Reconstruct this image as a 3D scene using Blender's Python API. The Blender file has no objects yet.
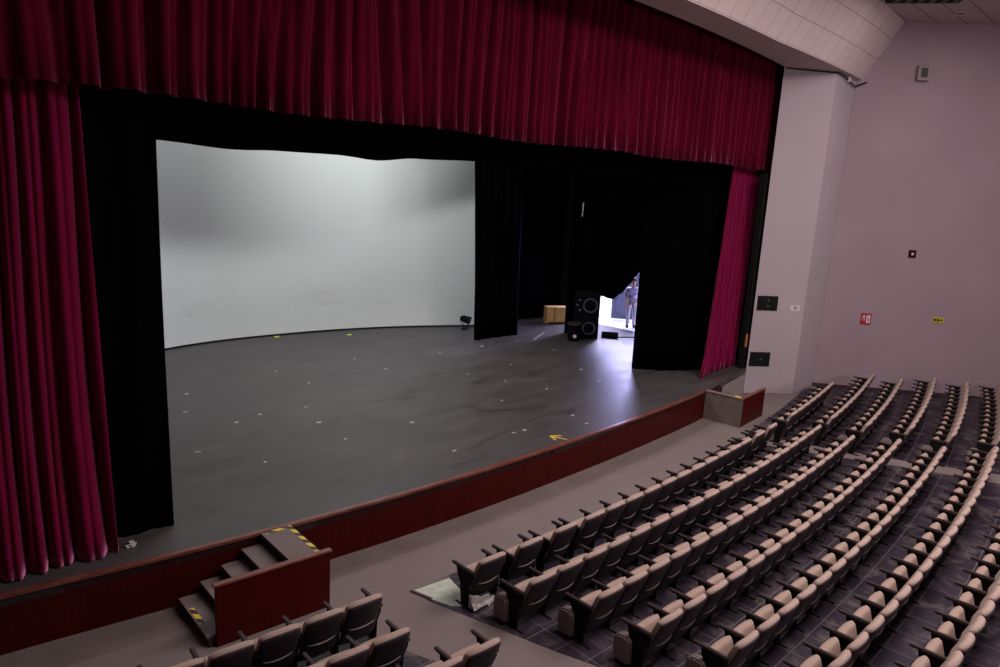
import bpy, bmesh, math, random
from mathutils import Vector, Matrix, noise
random.seed(7)
scene = bpy.context.scene
COL = scene.collection
sin, cos, pi = math.sin, math.cos, math.pi

# ------------------------------------------------------------------ materials
def new_mat(name):
    m = bpy.data.materials.new(name); m.use_nodes = True
    nt = m.node_tree
    return m, nt, nt.nodes['Principled BSDF']

def mat(name, color, rough=0.6, metal=0.0, var=0.0, scale=6.0, bump=0.0, bscale=60.0, sheen=0.0, spec=0.5, emit=None, stretch=None):
    """Plain surface whose colour varies a little with a noise, plus an optional fine bump."""
    m, nt, b = new_mat(name)
    N, L = nt.nodes, nt.links
    c = (*color, 1)
    b.inputs['Base Color'].default_value = c
    b.inputs['Roughness'].default_value = rough
    b.inputs['Metallic'].default_value = metal
    b.inputs['Specular IOR Level'].default_value = spec
    if sheen:
        b.inputs['Sheen Weight'].default_value = sheen
        b.inputs['Sheen Roughness'].default_value = 0.4
        b.inputs['Sheen Tint'].default_value = (min(1, color[0]*4), min(1, color[1]*4), min(1, color[2]*4), 1)
    if emit:
        b.inputs['Emission Color'].default_value = (*emit[0], 1)
        b.inputs['Emission Strength'].default_value = emit[1]
    tc = N.new('ShaderNodeTexCoord')
    src = tc.outputs['Object']
    if stretch:
        mp = N.new('ShaderNodeMapping'); mp.inputs['Scale'].default_value = stretch
        L.new(src, mp.inputs['Vector']); src = mp.outputs['Vector']
    if var > 0:
        nz = N.new('ShaderNodeTexNoise'); nz.inputs['Scale'].default_value = scale; nz.inputs['Detail'].default_value = 6
        L.new(src, nz.inputs['Vector'])
        mx = N.new('ShaderNodeMix'); mx.data_type = 'RGBA'
        mx.inputs['A'].default_value = (*[x*(1-var) for x in color], 1)
        mx.inputs['B'].default_value = (*[min(1, x*(1+var)) for x in color], 1)
        L.new(nz.outputs['Fac'], mx.inputs['Factor'])
        L.new(mx.outputs['Result'], b.inputs['Base Color'])
    if bump > 0:
        nb = N.new('ShaderNodeTexNoise'); nb.inputs['Scale'].default_value = bscale; nb.inputs['Detail'].default_value = 4
        L.new(src, nb.inputs['Vector'])
        bp = N.new('ShaderNodeBump'); bp.inputs['Strength'].default_value = bump; bp.inputs['Distance'].default_value = 0.01
        L.new(nb.outputs['Fac'], bp.inputs['Height']); L.new(bp.outputs['Normal'], b.inputs['Normal'])
    return m

CX, CY = 10.5, 70.0         # the rows, the stage lip and the soffit are arcs about this point

def polar_nodes(nt):
    """Object coordinates -> (angle * 66 m, distance from the arc centre)."""
    N, L = nt.nodes, nt.links
    tc = N.new('ShaderNodeTexCoord'); sp = N.new('ShaderNodeSeparateXYZ'); L.new(tc.outputs['Object'], sp.inputs[0])
    def mth(op, a, bv):
        n = N.new('ShaderNodeMath'); n.operation = op
        for i, v in enumerate((a, bv)):
            if v is None: continue
            if isinstance(v, (int, float)): n.inputs[i].default_value = v
            else: L.new(v, n.inputs[i])
        return n.outputs[0]
    dx = mth('SUBTRACT', sp.outputs['X'], CX); dy = mth('SUBTRACT', CY, sp.outputs['Y'])
    th = mth('MULTIPLY', mth('ARCTAN2', dx, dy), 66.0)
    r = mth('SQRT', mth('ADD', mth('MULTIPLY', dx, dx), mth('MULTIPLY', dy, dy)), None)
    cb = N.new('ShaderNodeCombineXYZ'); L.new(th, cb.inputs['X']); L.new(r, cb.inputs['Y'])
    return cb.outputs[0], r, tc.outputs['Object']

def ramp(nt, fac, stops):
    n = nt.nodes.new('ShaderNodeValToRGB'); cr = n.color_ramp
    while len(cr.elements) < len(stops): cr.elements.new(0.5)
    for e, (p, c) in zip(cr.elements, stops):
        e.position = p; e.color = (*c, 1)
    nt.links.new(fac, n.inputs['Fac']); return n.outputs['Color']

def noise_tex(nt, vec, scale, detail=6, rough=0.55, dist=0.0):
    n = nt.nodes.new('ShaderNodeTexNoise'); n.inputs['Scale'].default_value = scale
    n.inputs['Detail'].default_value = detail; n.inputs['Roughness'].default_value = rough; n.inputs['Distortion'].default_value = dist
    nt.links.new(vec, n.inputs['Vector']); return n.outputs['Fac']

def mixc(nt, fac, a, b, mode='MIX'):
    n = nt.nodes.new('ShaderNodeMix'); n.data_type = 'RGBA'; n.blend_type = mode
    for key, v in (('Factor', fac), ('A', a), ('B', b)):
        if isinstance(v, (int, float)): n.inputs[key].default_value = v
        elif isinstance(v, tuple): n.inputs[key].default_value = (*v, 1)
        else: nt.links.new(v, n.inputs[key])
    return n.outputs['Result']

def carpet_material():
    m, nt, b = new_mat('mauve_grey_carpet')
    vec, r, oc = polar_nodes(nt)
    mr = nt.nodes.new('ShaderNodeMapRange'); mr.inputs['From Min'].default_value = 60; mr.inputs['From Max'].default_value = 64
    nt.links.new(r, mr.inputs['Value'])
    # widths of carpet laid side by side, each roll a shade of its own
    base = ramp(nt, mr.outputs[0], [(0.0, (.15, .118, .118)), (0.50, (.15, .118, .118)), (0.505, (.20, .158, .155)), (1.0, (.20, .158, .155))])
    n1 = noise_tex(nt, oc, 1.3, 5); n2 = noise_tex(nt, oc, 220, 2)
    c = mixc(nt, ramp(nt, n1, [(.3, (0, 0, 0)), (.75, (.5, .5, .5))]), base, (.25, .20, .19))
    c = mixc(nt, 0.25, c, n2, 'OVERLAY')
    nt.links.new(c, b.inputs['Base Color']); b.inputs['Roughness'].default_value = 0.95; b.inputs['Specular IOR Level'].default_value = 0.15
    bp = nt.nodes.new('ShaderNodeBump'); bp.inputs['Strength'].default_value = .3; bp.inputs['Distance'].default_value = .005
    nt.links.new(n2, bp.inputs['Height']); nt.links.new(bp.outputs['Normal'], b.inputs['Normal'])
    return m

def vinyl_material():
    m, nt, b = new_mat('purple_grey_vinyl_tiles')
    vec, r, oc = polar_nodes(nt)
    br = nt.nodes.new('ShaderNodeTexBrick'); br.offset = 0.0
    br.inputs['Scale'].default_value = 1.0; br.inputs['Brick Width'].default_value = .535; br.inputs['Row Height'].default_value = .39
    br.inputs['Mortar Size'].default_value = .008; br.inputs['Mortar Smooth'].default_value = .1
    br.inputs['Color1'].default_value = (.036, .025, .040, 1); br.inputs['Color2'].default_value = (.022, .014, .026, 1)
    br.inputs['Mortar'].default_value = (.13, .105, .11, 1)
    nt.links.new(vec, br.inputs['Vector'])
    n1 = noise_tex(nt, oc, 2.2, 8, .7, .6)
    worn = ramp(nt, n1, [(.50, (0, 0, 0)), (.74, (1, 1, 1))])
    c = mixc(nt, worn, br.outputs['Color'], (.17, .135, .14))
    nt.links.new(c, b.inputs['Base Color'])
    rr = nt.nodes.new('ShaderNodeMapRange'); b.inputs['Specular IOR Level'].default_value = .3; rr.inputs['To Min'].default_value = .35; rr.inputs['To Max'].default_value = .65
    nt.links.new(n1, rr.inputs['Value']); nt.links.new(rr.outputs[0], b.inputs['Roughness'])
    return m

def stage_floor_material():
    m, nt, b = new_mat('scuffed_black_stage_boards')
    tc = nt.nodes.new('ShaderNodeTexCoord'); oc = tc.outputs['Object']
    mp = nt.nodes.new('ShaderNodeMapping'); mp.inputs['Scale'].default_value = (.35, 1.2, 1); mp.inputs['Rotation'].default_value = (0, 0, .25)
    nt.links.new(oc, mp.inputs['Vector'])
    n1 = noise_tex(nt, oc, .35, 6, .6); n2 = noise_tex(nt, mp.outputs[0], 1.6, 9, .72, .8); n3 = noise_tex(nt, oc, 26, 4)
    c = ramp(nt, n1, [(.3, (.056, .0475, .0485)), (.7, (.078, .0675, .0685))])
    sc = ramp(nt, n2, [(.30, (.35, .33, .33)), (.43, (.88, .87, .87)), (.55, (1, 1, 1)), (.72, (1.35, 1.33, 1.33))])
    c = mixc(nt, 1.0, c, sc, 'MULTIPLY')
    c = mixc(nt, .35, c, n3, 'OVERLAY')
    nt.links.new(c, b.inputs['Base Color'])
    rr = nt.nodes.new('ShaderNodeMapRange'); rr.inputs['To Min'].default_value = .38; rr.inputs['To Max'].default_value = .62
    nt.links.new(n2, rr.inputs['Value']); nt.links.new(rr.outputs[0], b.inputs['Roughness'])
    b.inputs['Specular IOR Level'].default_value = .45
    return m

def wood_material(name, c1, c2, scale=(9, 9, .9), rough=.4, spec=.5):
    m, nt, b = new_mat(name)
    tc = nt.nodes.new('ShaderNodeTexCoord'); mp = nt.nodes.new('ShaderNodeMapping'); mp.inputs['Scale'].default_value = scale
    nt.links.new(tc.outputs['Object'], mp.inputs['Vector'])
    n = noise_tex(nt, mp.outputs[0], 2.0, 8, .65, .5)
    nt.links.new(ramp(nt, n, [(.3, c1), (.7, c2)]), b.inputs['Base Color'])
    b.inputs['Roughness'].default_value = rough; b.inputs['Specular IOR Level'].default_value = spec
    return m

def wall_material(name, c1, c2):
    m, nt, b = new_mat(name)
    tc = nt.nodes.new('ShaderNodeTexCoord'); oc = tc.outputs['Object']
    n1 = noise_tex(nt, oc, .5, 5); n2 = noise_tex(nt, oc, 40, 3)
    nt.links.new(ramp(nt, n1, [(.3, c1), (.7, c2)]), b.inputs['Base Color'])
    b.inputs['Roughness'].default_value = .75; b.inputs['Specular IOR Level'].default_value = .25
    bp = nt.nodes.new('ShaderNodeBump'); bp.inputs['Strength'].default_value = .08; bp.inputs['Distance'].default_value = .01
    nt.links.new(n2, bp.inputs['Height']); nt.links.new(bp.outputs['Normal'], b.inputs['Normal'])
    return m

def cyc_material():
    m, nt, b = new_mat('white_cyclorama_cloth')
    tc = nt.nodes.new('ShaderNodeTexCoord'); oc = tc.outputs['Object']
    mp = nt.nodes.new('ShaderNodeMapping'); mp.inputs['Scale'].default_value = (.8, .8, 1.6); nt.links.new(oc, mp.inputs['Vector'])
    n = noise_tex(nt, mp.outputs[0], 1.4, 8, .7)
    sp = nt.nodes.new('ShaderNodeSeparateXYZ'); nt.links.new(oc, sp.inputs[0])
    mr = nt.nodes.new('ShaderNodeMapRange'); mr.inputs['From Min'].default_value = 1.1; mr.inputs['From Max'].default_value = 3.2
    nt.links.new(sp.outputs['Z'], mr.inputs['Value'])
    band = ramp(nt, mr.outputs[0], [(0, (0, 0, 0)), (.12, (.3, .3, .3)), (.25, (.8, .8, .8)), (.6, (.35, .35, .35)), (1, (0, 0, 0))])
    st = ramp(nt, n, [(.45, (0, 0, 0)), (.72, (.42, .42, .42))])
    f = mixc(nt, 1.0, band, st, 'MULTIPLY')
    c = mixc(nt, f, (.72, .755, .745), (.50, .45, .38))
    nt.links.new(c, b.inputs['Base Color']); b.inputs['Roughness'].default_value = .9; b.inputs['Specular IOR Level'].default_value = .1
    return m

def panel_material(name, c1, c2, mortar, bw, rh, uv=True, ms=.012):
    m, nt, b = new_mat(name)
    tc = nt.nodes.new('ShaderNodeTexCoord')
    br = nt.nodes.new('ShaderNodeTexBrick'); br.offset = 0.0; br.offset_frequency = 2
    br.inputs['Scale'].default_value = 1; br.inputs['Brick Width'].default_value = bw; br.inputs['Row Height'].default_value = rh
    br.inputs['Mortar Size'].default_value = ms; br.inputs['Mortar Smooth'].default_value = .2
    br.inputs['Color1'].default_value = (*c1, 1); br.inputs['Color2'].default_value = (*c2, 1); br.inputs['Mortar'].default_value = (*mortar, 1)
    nt.links.new(tc.outputs['UV'] if uv else tc.outputs['Object'], br.inputs['Vector'])
    nt.links.new(br.outputs['Color'], b.inputs['Base Color']); b.inputs['Roughness'].default_value = .8
    b.inputs['Specular IOR Level'].default_value = .2
    return m

def velvet(name, color, sheen):
    m, nt, b = new_mat(name)
    tc = nt.nodes.new('ShaderNodeTexCoord'); mp = nt.nodes.new('ShaderNodeMapping'); mp.inputs['Scale'].default_value = (5, 5, .25)
    nt.links.new(tc.outputs['Object'], mp.inputs['Vector'])
    n = noise_tex(nt, mp.outputs[0], 2.5, 6, .6)
    nt.links.new(ramp(nt, n, [(.3, tuple(x*.75 for x in color)), (.7, tuple(x*1.3 for x in color))]), b.inputs['Base Color'])
    b.inputs['Roughness'].default_value = .9; b.inputs['Specular IOR Level'].default_value = .02
    b.inputs['Sheen Weight'].default_value = sheen; b.inputs['Sheen Roughness'].default_value = .35
    b.inputs['Sheen Tint'].default_value = (.80, .24, .48, 1)
    return m

def hazard_material():
    m, nt, b = new_mat('yellow_black_hazard_tape')
    tc = nt.nodes.new('ShaderNodeTexCoord')
    w = nt.nodes.new('ShaderNodeTexWave'); w.wave_type = 'BANDS'; w.bands_direction = 'DIAGONAL'; w.inputs['Scale'].default_value = 2.6
    nt.links.new(tc.outputs['Object'], w.inputs['Vector'])
    nt.links.new(ramp(nt, w.outputs['Fac'], [(.44, (.02, .018, .015)), (.5, (.75, .52, .03))]), b.inputs['Base Color'])
    b.inputs['Roughness'].default_value = .5
    return m

def plaid_material():
    m, nt, b = new_mat('lilac_plaid_shirt_cloth')
    tc = nt.nodes.new('ShaderNodeTexCoord')
    ck = nt.nodes.new('ShaderNodeTexChecker'); ck.inputs['Scale'].default_value = 9
    ck.inputs['Color1'].default_value = (.34, .27, .48, 1); ck.inputs['Color2'].default_value = (.72, .66, .78, 1)
    nt.links.new(tc.outputs['Object'], ck.inputs['Vector']); nt.links.new(ck.outputs['Color'], b.inputs['Base Color'])
    b.inputs['Roughness'].default_value = .85
    return m

M = dict(
    carpet=carpet_material(), vinyl=vinyl_material(), stage=stage_floor_material(), wall=wall_material('mauve_painted_plaster', (.315, .238, .272), (.355, .268, .305)), pillar=wall_material('pale_lilac_plaster', (.42, .355, .395), (.46, .39, .43)), cyc=cyc_material(),
    mahogany=wood_material('dark_mahogany_panelling', (.034, .0014, .0012), (.062, .003, .002), spec=.15),
    lip=wood_material('worn_mahogany_edge', (.11, .022, .014), (.24, .085, .062), scale=(1.2, 9, 9), rough=.35),
    board=wood_material('red_mahogany_board', (.050, .0022, .0024), (.078, .004, .004), spec=.15),
    ceil=panel_material('ceiling_panels', (.42, .335, .33), (.44, .35, .345), (.13, .10, .10), 30.0, .62, True, .016),
    slope=panel_material('sloped_ceiling_tiles', (.66, .55, .54), (.63, .52, .515), (.25, .19, .20), .62, .63, True, .008),
    soffit=mat('soffit_plaster', (.50, .40, .40), .85, var=.06, scale=.8),
    red=velvet('crimson_velvet', (.15, .004, .034), 1.0), redv=velvet('crimson_valance_velvet', (.085, .002, .015), .8),
    black=velvet('black_drape_cloth', (.0012, .001, .0014), 0),
    blackpaint=mat('black_paint', (.006, .006, .007), .8, spec=.2, var=.2),
    tan=mat('tan_seat_cloth', (.43, .315, .275), .85, var=.12, scale=18, bump=.25, bscale=260, spec=.25),
    cream=mat('cream_seat_cloth', (.42, .30, .255), .85, var=.12, scale=14, bump=.2, bscale=260, spec=.25),
    shell=mat('dark_plum_seat_shell', (.038, .025, .030), .55, var=.15, scale=8, spec=.25),
    lipgrey=mat('pale_shell_moulding', (.24, .19, .19), .45),
    arm=mat('dark_brown_armrest', (.045, .030, .031), .5, var=.2, scale=12, spec=.25),
    iron=mat('black_iron', (.006, .005, .005), .7, var=.2, spec=.12),
    endgrey=mat('grey_end_panel', (.21, .165, .155), .6, var=.2, scale=10),
    greywall=mat('grey_stage_end_plaster', (.30, .245, .25), .8, var=.1, scale=3),
    treadc=mat('grey_step_carpet', (.20, .16, .155), .95, var=.15, scale=20, bump=.3, bscale=250, spec=.1),
    riser=mat('dark_step_riser', (.045, .028, .026), .8, var=.2),
    endface=mat('worn_taupe_step_side', (.15, .115, .10), .9, var=.3, scale=5, spec=.15),
    hazard=hazard_material(), white=mat('white_tape', (.55, .53, .50), .6), yellow=mat('yellow_tape', (.80, .50, .06), .55), lime=mat('lime_tape', (.75, .72, .05), .55),
    chipboard=wood_material('raw_chipboard', (.50, .27, .09), (.68, .42, .17), (4, 4, 4), .6),
    concrete=mat('bare_pale_concrete', (.50, .53, .45), .85, var=.35, scale=9, bump=.6, bscale=25),
    plastic=mat('cloudy_plastic_film', (.27, .235, .235), .25, var=.3, scale=9),
    signred=mat('sign_red', (.38, .015, .03), .5, spec=.2), signwhite=mat('sign_white', (.62, .58, .60), .5), signyel=mat('sign_yellow', (.50, .40, .035), .5, spec=.2),
    ink=mat('sign_ink', (.02, .018, .015), .5), darkred=mat('dark_maroon_plastic', (.03, .003, .006), .6, spec=.1),
    cable=mat('black_cable', (.008, .008, .010), .5), bluegrey=mat('blue_grey_door_paint', (.115, .115, .17), .5, var=.15),
    bay=mat('white_bay_paint', (.82, .82, .84), .7, var=.03), bayfloor=mat('pale_bay_concrete', (.78, .78, .78), .6, var=.08),
    ring=mat('driver_ring', (.075, .075, .10), .5), cab=mat('speaker_carpet', (.004, .004, .006), .85, var=.3, scale=20, spec=.1),
    skin=mat('skin', (.45, .25, .17), .5), hair=mat('dark_hair', (.02, .014, .012), .5), plaid=plaid_material(), trousers=mat('pale_trousers', (.62, .56, .58), .85, var=.1),
    shoe=mat('dark_shoe', (.04, .035, .035), .5), brass=mat('orange_wood_plate', (.42, .16, .04), .45), glass=mat('downlight_lens', (.55, .50, .45), .2),
    glow=mat('tiny_indicator', (.12, .14, .18), .4),
)

# ------------------------------------------------------------------ mesh helpers
def link(name, me, parent=None):
    o = bpy.data.objects.new(name, me); COL.objects.link(o)
    if parent: o.parent = parent
    return o

def finish(name, bm, material, parent=None, smooth=False, bevel=0.0, loc=None):
    bmesh.ops.recalc_face_normals(bm, faces=bm.faces)
    me = bpy.data.meshes.new(name); bm.to_mesh(me); bm.free()
    for m_ in (material if isinstance(material, (list, tuple)) else [material]): me.materials.append(m_)
    if smooth:
        for p in me.polygons: p.use_smooth = True
    o = link(name, me, parent)
    if loc: o.location = loc
    if bevel:
        md = o.modifiers.new('bevel', 'BEVEL'); md.width = bevel; md.segments = 2; md.limit_method = 'ANGLE'
    return o

def tag(o, label, category, group=None):
    o['label'] = label; o['category'] = category
    if group: o['group'] = group
    return o

def structure(o, label=None):
    o['kind'] = 'structure'
    if label: o['label'] = label
    return o

def empty(name, label, category, loc, rz=0.0, group=None):
    o = bpy.data.objects.new(name, None); COL.objects.link(o)
    o.location = loc; o.rotation_euler = (0, 0, rz); o.empty_display_size = .1
    return tag(o, label, category, group)

def box(bm, x0, x1, y0, y1, z0, z1, mtx=None, mi=0):
    vs = [bm.verts.new((x, y, z)) for z in (z0, z1) for y in (y0, y1) for x in (x0, x1)]
    fs = [(0, 2, 3, 1), (4, 5, 7, 6), (0, 1, 5, 4), (2, 6, 7, 3), (0, 4, 6, 2), (1, 3, 7, 5)]
    for f in fs:
        fc = bm.faces.new([vs[i] for i in f]); fc.material_index = mi
    if mtx is not None:
        for v in vs: v.co = mtx @ v.co
    return vs

def prism(bm, pts, z0, z1):
    """Extrude a plan polygon from z0 to z1."""
    n = len(pts)
    lo = [bm.verts.new((p[0], p[1], z0)) for p in pts]; hi = [bm.verts.new((p[0], p[1], z1)) for p in pts]
    bm.faces.new(lo[::-1]); bm.faces.new(hi)
    for i in range(n): bm.faces.new((lo[i], lo[(i+1) % n], hi[(i+1) % n], hi[i]))

def prism_x(bm, pts, x0, x1):
    """Extrude a (y, z) outline along x."""
    n = len(pts)
    lo = [bm.verts.new((x0, p[0], p[1])) for p in pts]; hi = [bm.verts.new((x1, p[0], p[1])) for p in pts]
    bm.faces.new(lo[::-1]); bm.faces.new(hi)
    for i in range(n): bm.faces.new((lo[i], lo[(i+1) % n], hi[(i+1) % n], hi[i]))

def tube(bm, pts, r, seg=8):
    pts = [Vector(p) for p in pts]; rings = []
    for i, p in enumerate(pts):
        d = (pts[min(i+1, len(pts)-1)] - pts[max(i-1, 0)]).normalized()
        a = Vector((0, 0, 1)) if abs(d.z) < .9 else Vector((1, 0, 0))
        u = d.cross(a).normalized(); w = d.cross(u)
        rr = r[i] if isinstance(r, (list, tuple)) else r
        rings.append([bm.verts.new(p + rr*(cos(2*pi*k/seg)*u + sin(2*pi*k/seg)*w)) for k in range(seg)])
    for a, b in zip(rings, rings[1:]):
        for k in range(seg): bm.faces.new((a[k], a[(k+1) % seg], b[(k+1) % seg], b[k]))
    bm.faces.new(rings[0][::-1]); bm.faces.new(rings[-1])

def disc(bm, c, n, r, h, seg=24, inner=0.0):
    """A short cylinder (or ring) at c along n."""
    n = Vector(n).normalized(); a = Vector((0, 0, 1)) if abs(n.z) < .9 else Vector((1, 0, 0))
    u = n.cross(a).normalized(); w = n.cross(u); c = Vector(c)
    def ring(rad, off): return [bm.verts.new(c + n*off + rad*(cos(2*pi*k/seg)*u + sin(2*pi*k/seg)*w)) for k in range(seg)]
    if inner > 0:
        R = [ring(r, 0), ring(r, h), ring(inner, h), ring(inner, 0)]
        for i in range(4):
            p, q = R[i], R[(i+1) % 4]
            for k in range(seg): bm.faces.new((p[k], p[(k+1) % seg], q[(k+1) % seg], q[k]))
    else:
        p, q = ring(r, 0), ring(r, h)
        for k in range(seg): bm.faces.new((p[k], p[(k+1) % seg], q[(k+1) % seg], q[k]))
        bm.faces.new(p[::-1]); bm.faces.new(q)

def pillow(bm, fn, thick, nu=10, nv=10, p=6):
    """A cushion: fn(u, v) gives mid surface point and normal for u, v in -1..1; the edge is rounded over."""
    def e(t): return (1 - abs(t)**p) ** .5
    F, B = [], []
    for j in range(nv+1):
        v = -cos(pi*j/nv); rf, rb = [], []
        for i in range(nu+1):
            u = -cos(pi*i/nu)
            P, n = fn(u, v); t = thick*.5*e(u)*e(v)
            if i in (0, nu) or j in (0, nv):
                q = bm.verts.new(P); rf.append(q); rb.append(q)
            else:
                rf.append(bm.verts.new(P + n*t)); rb.append(bm.verts.new(P - n*t))
        F.append(rf); B.append(rb)
    for j in range(nv):
        for i in range(nu):
            for g, fl in ((F, False), (B, True)):
                q = [g[j][i], g[j][i+1], g[j+1][i+1], g[j+1][i]]
                if fl: q.reverse()
                try: bm.faces.new(q)
                except ValueError: pass

def arc_y(r, x): return CY - math.sqrt(r*r - (x-CX)**2)

# ------------------------------------------------------------------ camera
cam = bpy.data.objects.new('camera', bpy.data.cameras.new('camera')); COL.objects.link(cam); scene.camera = cam
def look():
    f = 731.0; d = (-202.0, 3575.5); D = math.hypot(*d); az = math.radians(43.5)
    roll = math.atan2(-d[0], d[1]); pitch = math.atan2(f, D)
    fw = Vector((cos(az)*cos(pitch), sin(az)*cos(pitch), -sin(pitch)))
    r = Vector((sin(az), -cos(az), 0)); dn = -(r.cross(fw))
    R = cos(roll)*r - sin(roll)*dn; Dn = sin(roll)*r + cos(roll)*dn
    return f, R, Dn, fw
FPX, CR, CD, CF = look(); CC = Vector((0, 0, 5.7))
cam.matrix_world = Matrix(((CR.x, -CD.x, -CF.x, CC.x), (CR.y, -CD.y, -CF.y, CC.y), (CR.z, -CD.z, -CF.z, CC.z), (0, 0, 0, 1)))
cam.data.sensor_width = 36; cam.data.lens = FPX*36/1000; cam.data.clip_end = 200; cam.data.clip_start = .05
def in_view(p, pad=30):
    v = Vector(p)-CC; w = v.dot(CF)
    if w < .3: return False
    x, y = 500+FPX*v.dot(CR)/w, 333.5+FPX*v.dot(CD)/w
    return -pad < x < 1000+pad and -pad < y < 667+pad

# ------------------------------------------------------------------ setting: floors
LIP = [(-6, 10.4), (-3, 9.9), (-1, 9.63), (0.3, 9.44), (1.63, 9.25), (2.64, 9.09), (3.6, 8.93), (5.25, 8.73), (6.95, 8.57), (9.13, 8.47), (10.9, 8.46), (12.83, 8.48), (14.1, 8.53), (15.5, 8.59), (16.85, 8.68), (18.05, 8.86), (19.2, 9.03), (20.33, 9.19)]
def smooth_poly(P, it=2):
    for _ in range(it):
        Q = [P[0]]
        for a, b in zip(P, P[1:]):
            Q += [(a[0]*.75+b[0]*.25, a[1]*.75+b[1]*.25), (a[0]*.25+b[0]*.75, a[1]*.25+b[1]*.75)]
        P = Q+[P[-1]]
    return P
LIPS = smooth_poly(LIP, 2)
WALLX = 22.2                                             # stage side wall with the loading door
bm = bmesh.new(); box(bm, -7, 33, -9, 11.5, -.25, 0); structure(finish('floor', bm, M['carpet']))
bm = bmesh.new()
pts = LIPS+[(WALLX, 9.6), (WALLX, 22), (-6, 22)]
prism(bm, pts, .60, .75); structure(finish('floor_stage', bm, M['stage']))

def strip(bm, P, z0, z1, off0=0.0, off1=None):
    """A wall of thickness following the plan line P (towards -y)."""
    off1 = off0 if off1 is None else off1
    a = []
    for x, y in P: a.append([bm.verts.new((x, y+dy, z)) for dy, z in ((-off0, z0), (-off1, z1), (.06, z1), (.06, z0))])
    for p, q in zip(a, a[1:]):
        for k in range(4): bm.faces.new((p[k], q[k], q[(k+1) % 4], p[(k+1) % 4]))
    bm.faces.new(a[0]); bm.faces.new(a[-1][::-1])
main = [p for p in LIPS if p[0] <= 18.3]; tail = [p for p in LIPS if p[0] >= 18.25]
bm = bmesh.new(); strip(bm, main, 0, .70); structure(finish('wall_stage_front', bm, M['mahogany']))
bm = bmesh.new(); strip(bm, tail, 0, .70); structure(finish('wall_stage_end', bm, M['greywall']))
bm = bmesh.new(); strip(bm, [p for p in main if p[0] < 17.2], .705, .757, .018); structure(finish('trim_1', bm, M['lip'], bevel=.008))

def aisle_line(pts, x): return pts
RT = [63.94, 64.71, 65.46, 66.27, 67.09, 67.95, 68.81, 69.67]      # radius of each row's back tops
def slab(name, left, right, r0, r1):
    """Vinyl floor zone between two aisle lines (lists of (r, x))."""
    def at(L, r):
        for a, b in zip(L, L[1:]):
            if a[0] <= r <= b[0]: t = (r-a[0])/(b[0]-a[0]); return a[1]+(b[1]-a[1])*t
        return L[0][1] if r < L[0][0] else L[-1][1]
    bm = bmesh.new(); nr, nx = 24, 30; g = []
    for j in range(nr+1):
        r = r0+(r1-r0)*j/nr; x0, x1 = at(left, r), at(right, r)
        g.append([bm.verts.new((x0+(x1-x0)*i/nx, arc_y(r, x0+(x1-x0)*i/nx), .008)) for i in range(nx+1)])
    for j in range(nr):
        for i in range(nx): bm.faces.new((g[j][i], g[j+1][i], g[j+1][i+1], g[j][i+1]))
    ret = bmesh.ops.extrude_face_region(bm, geom=list(bm.faces))
    for v in [e for e in ret['geom'] if isinstance(e, bmesh.types.BMVert)]: v.co.z = -.004
    return structure(finish(name, bm, M['vinyl']))
slab('floor_center', [(62.9, 6.12), (63.3, 6.12), (64.4, 6.40), (65.1, 6.57), (65.7, 6.76), (72, 8.6)], [(62.9, 16.35), (63.9, 16.45), (65.1, 17.0), (66.4, 17.6), (68, 18.2), (72, 19.6)], 62.92, 72)
slab('floor_right', [(62.9, 17.0), (64.1, 17.2), (65.5, 17.75), (66.6, 18.2), (68, 18.9), (72, 20.6)], [(62.9, 22.4), (64, 24.0), (66, 25.3), (70, 28), (72, 30)], 62.92, 72)
slab('floor_left', [(62.9, -4), (72, -4)], [(62.9, 4.95), (64, 5.18), (64.4, 5.3), (64.9, 5.66), (66, 6.0), (72, 7)], 63.0, 72)

# ------------------------------------------------------------------ setting: house walls and ceiling
def wall_quad(name, a, b, z0, z1, material, t=.15, side=1):
    d = Vector((b[0]-a[0], b[1]-a[1])).normalized(); n = Vector((-d.y, d.x))*t*side
    bm = bmesh.new(); prism(bm, [a, b, (b[0]+n.x, b[1]+n.y), (a[0]+n.x, a[1]+n.y)], z0, z1)
    return structure(finish(name, bm, material))
PA, PB, PC = (20.36, 9.2), (21.58, 8.22), (23.17, 8.25)
WD = Vector((2.5, -3.3)).normalized(); PE = (PC[0]+WD.x*14, PC[1]+WD.y*14)
ZS, ZC = 9.28, 10.87
bm = bmesh.new(); prism(bm, [PA, PB, PC, (23.5, 10.0), (22.2, 9.45), (21.3, 9.42)], 0, ZS+.04); structure(finish('wall_pillar', bm, M['pillar'], bevel=.012))
wall_quad('wall_right', PC, PE, 0, ZC+.1, M['wall'], .2, 1)
wall_quad('baseboard_right', (PC[0]-.02, PC[1]-.01), (PE[0]-.02, PE[1]-.01), 0, .10, M['riser'], .05, 1)
wall_quad('wall_left', (-7, 11.5), (-7, -9), 0, ZC+.1, M['wall'], .2, -1)
wall_quad('wall_back', (-7, -9), (33, -9), 0, ZC+.1, M['wall'], .2, -1)
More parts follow.
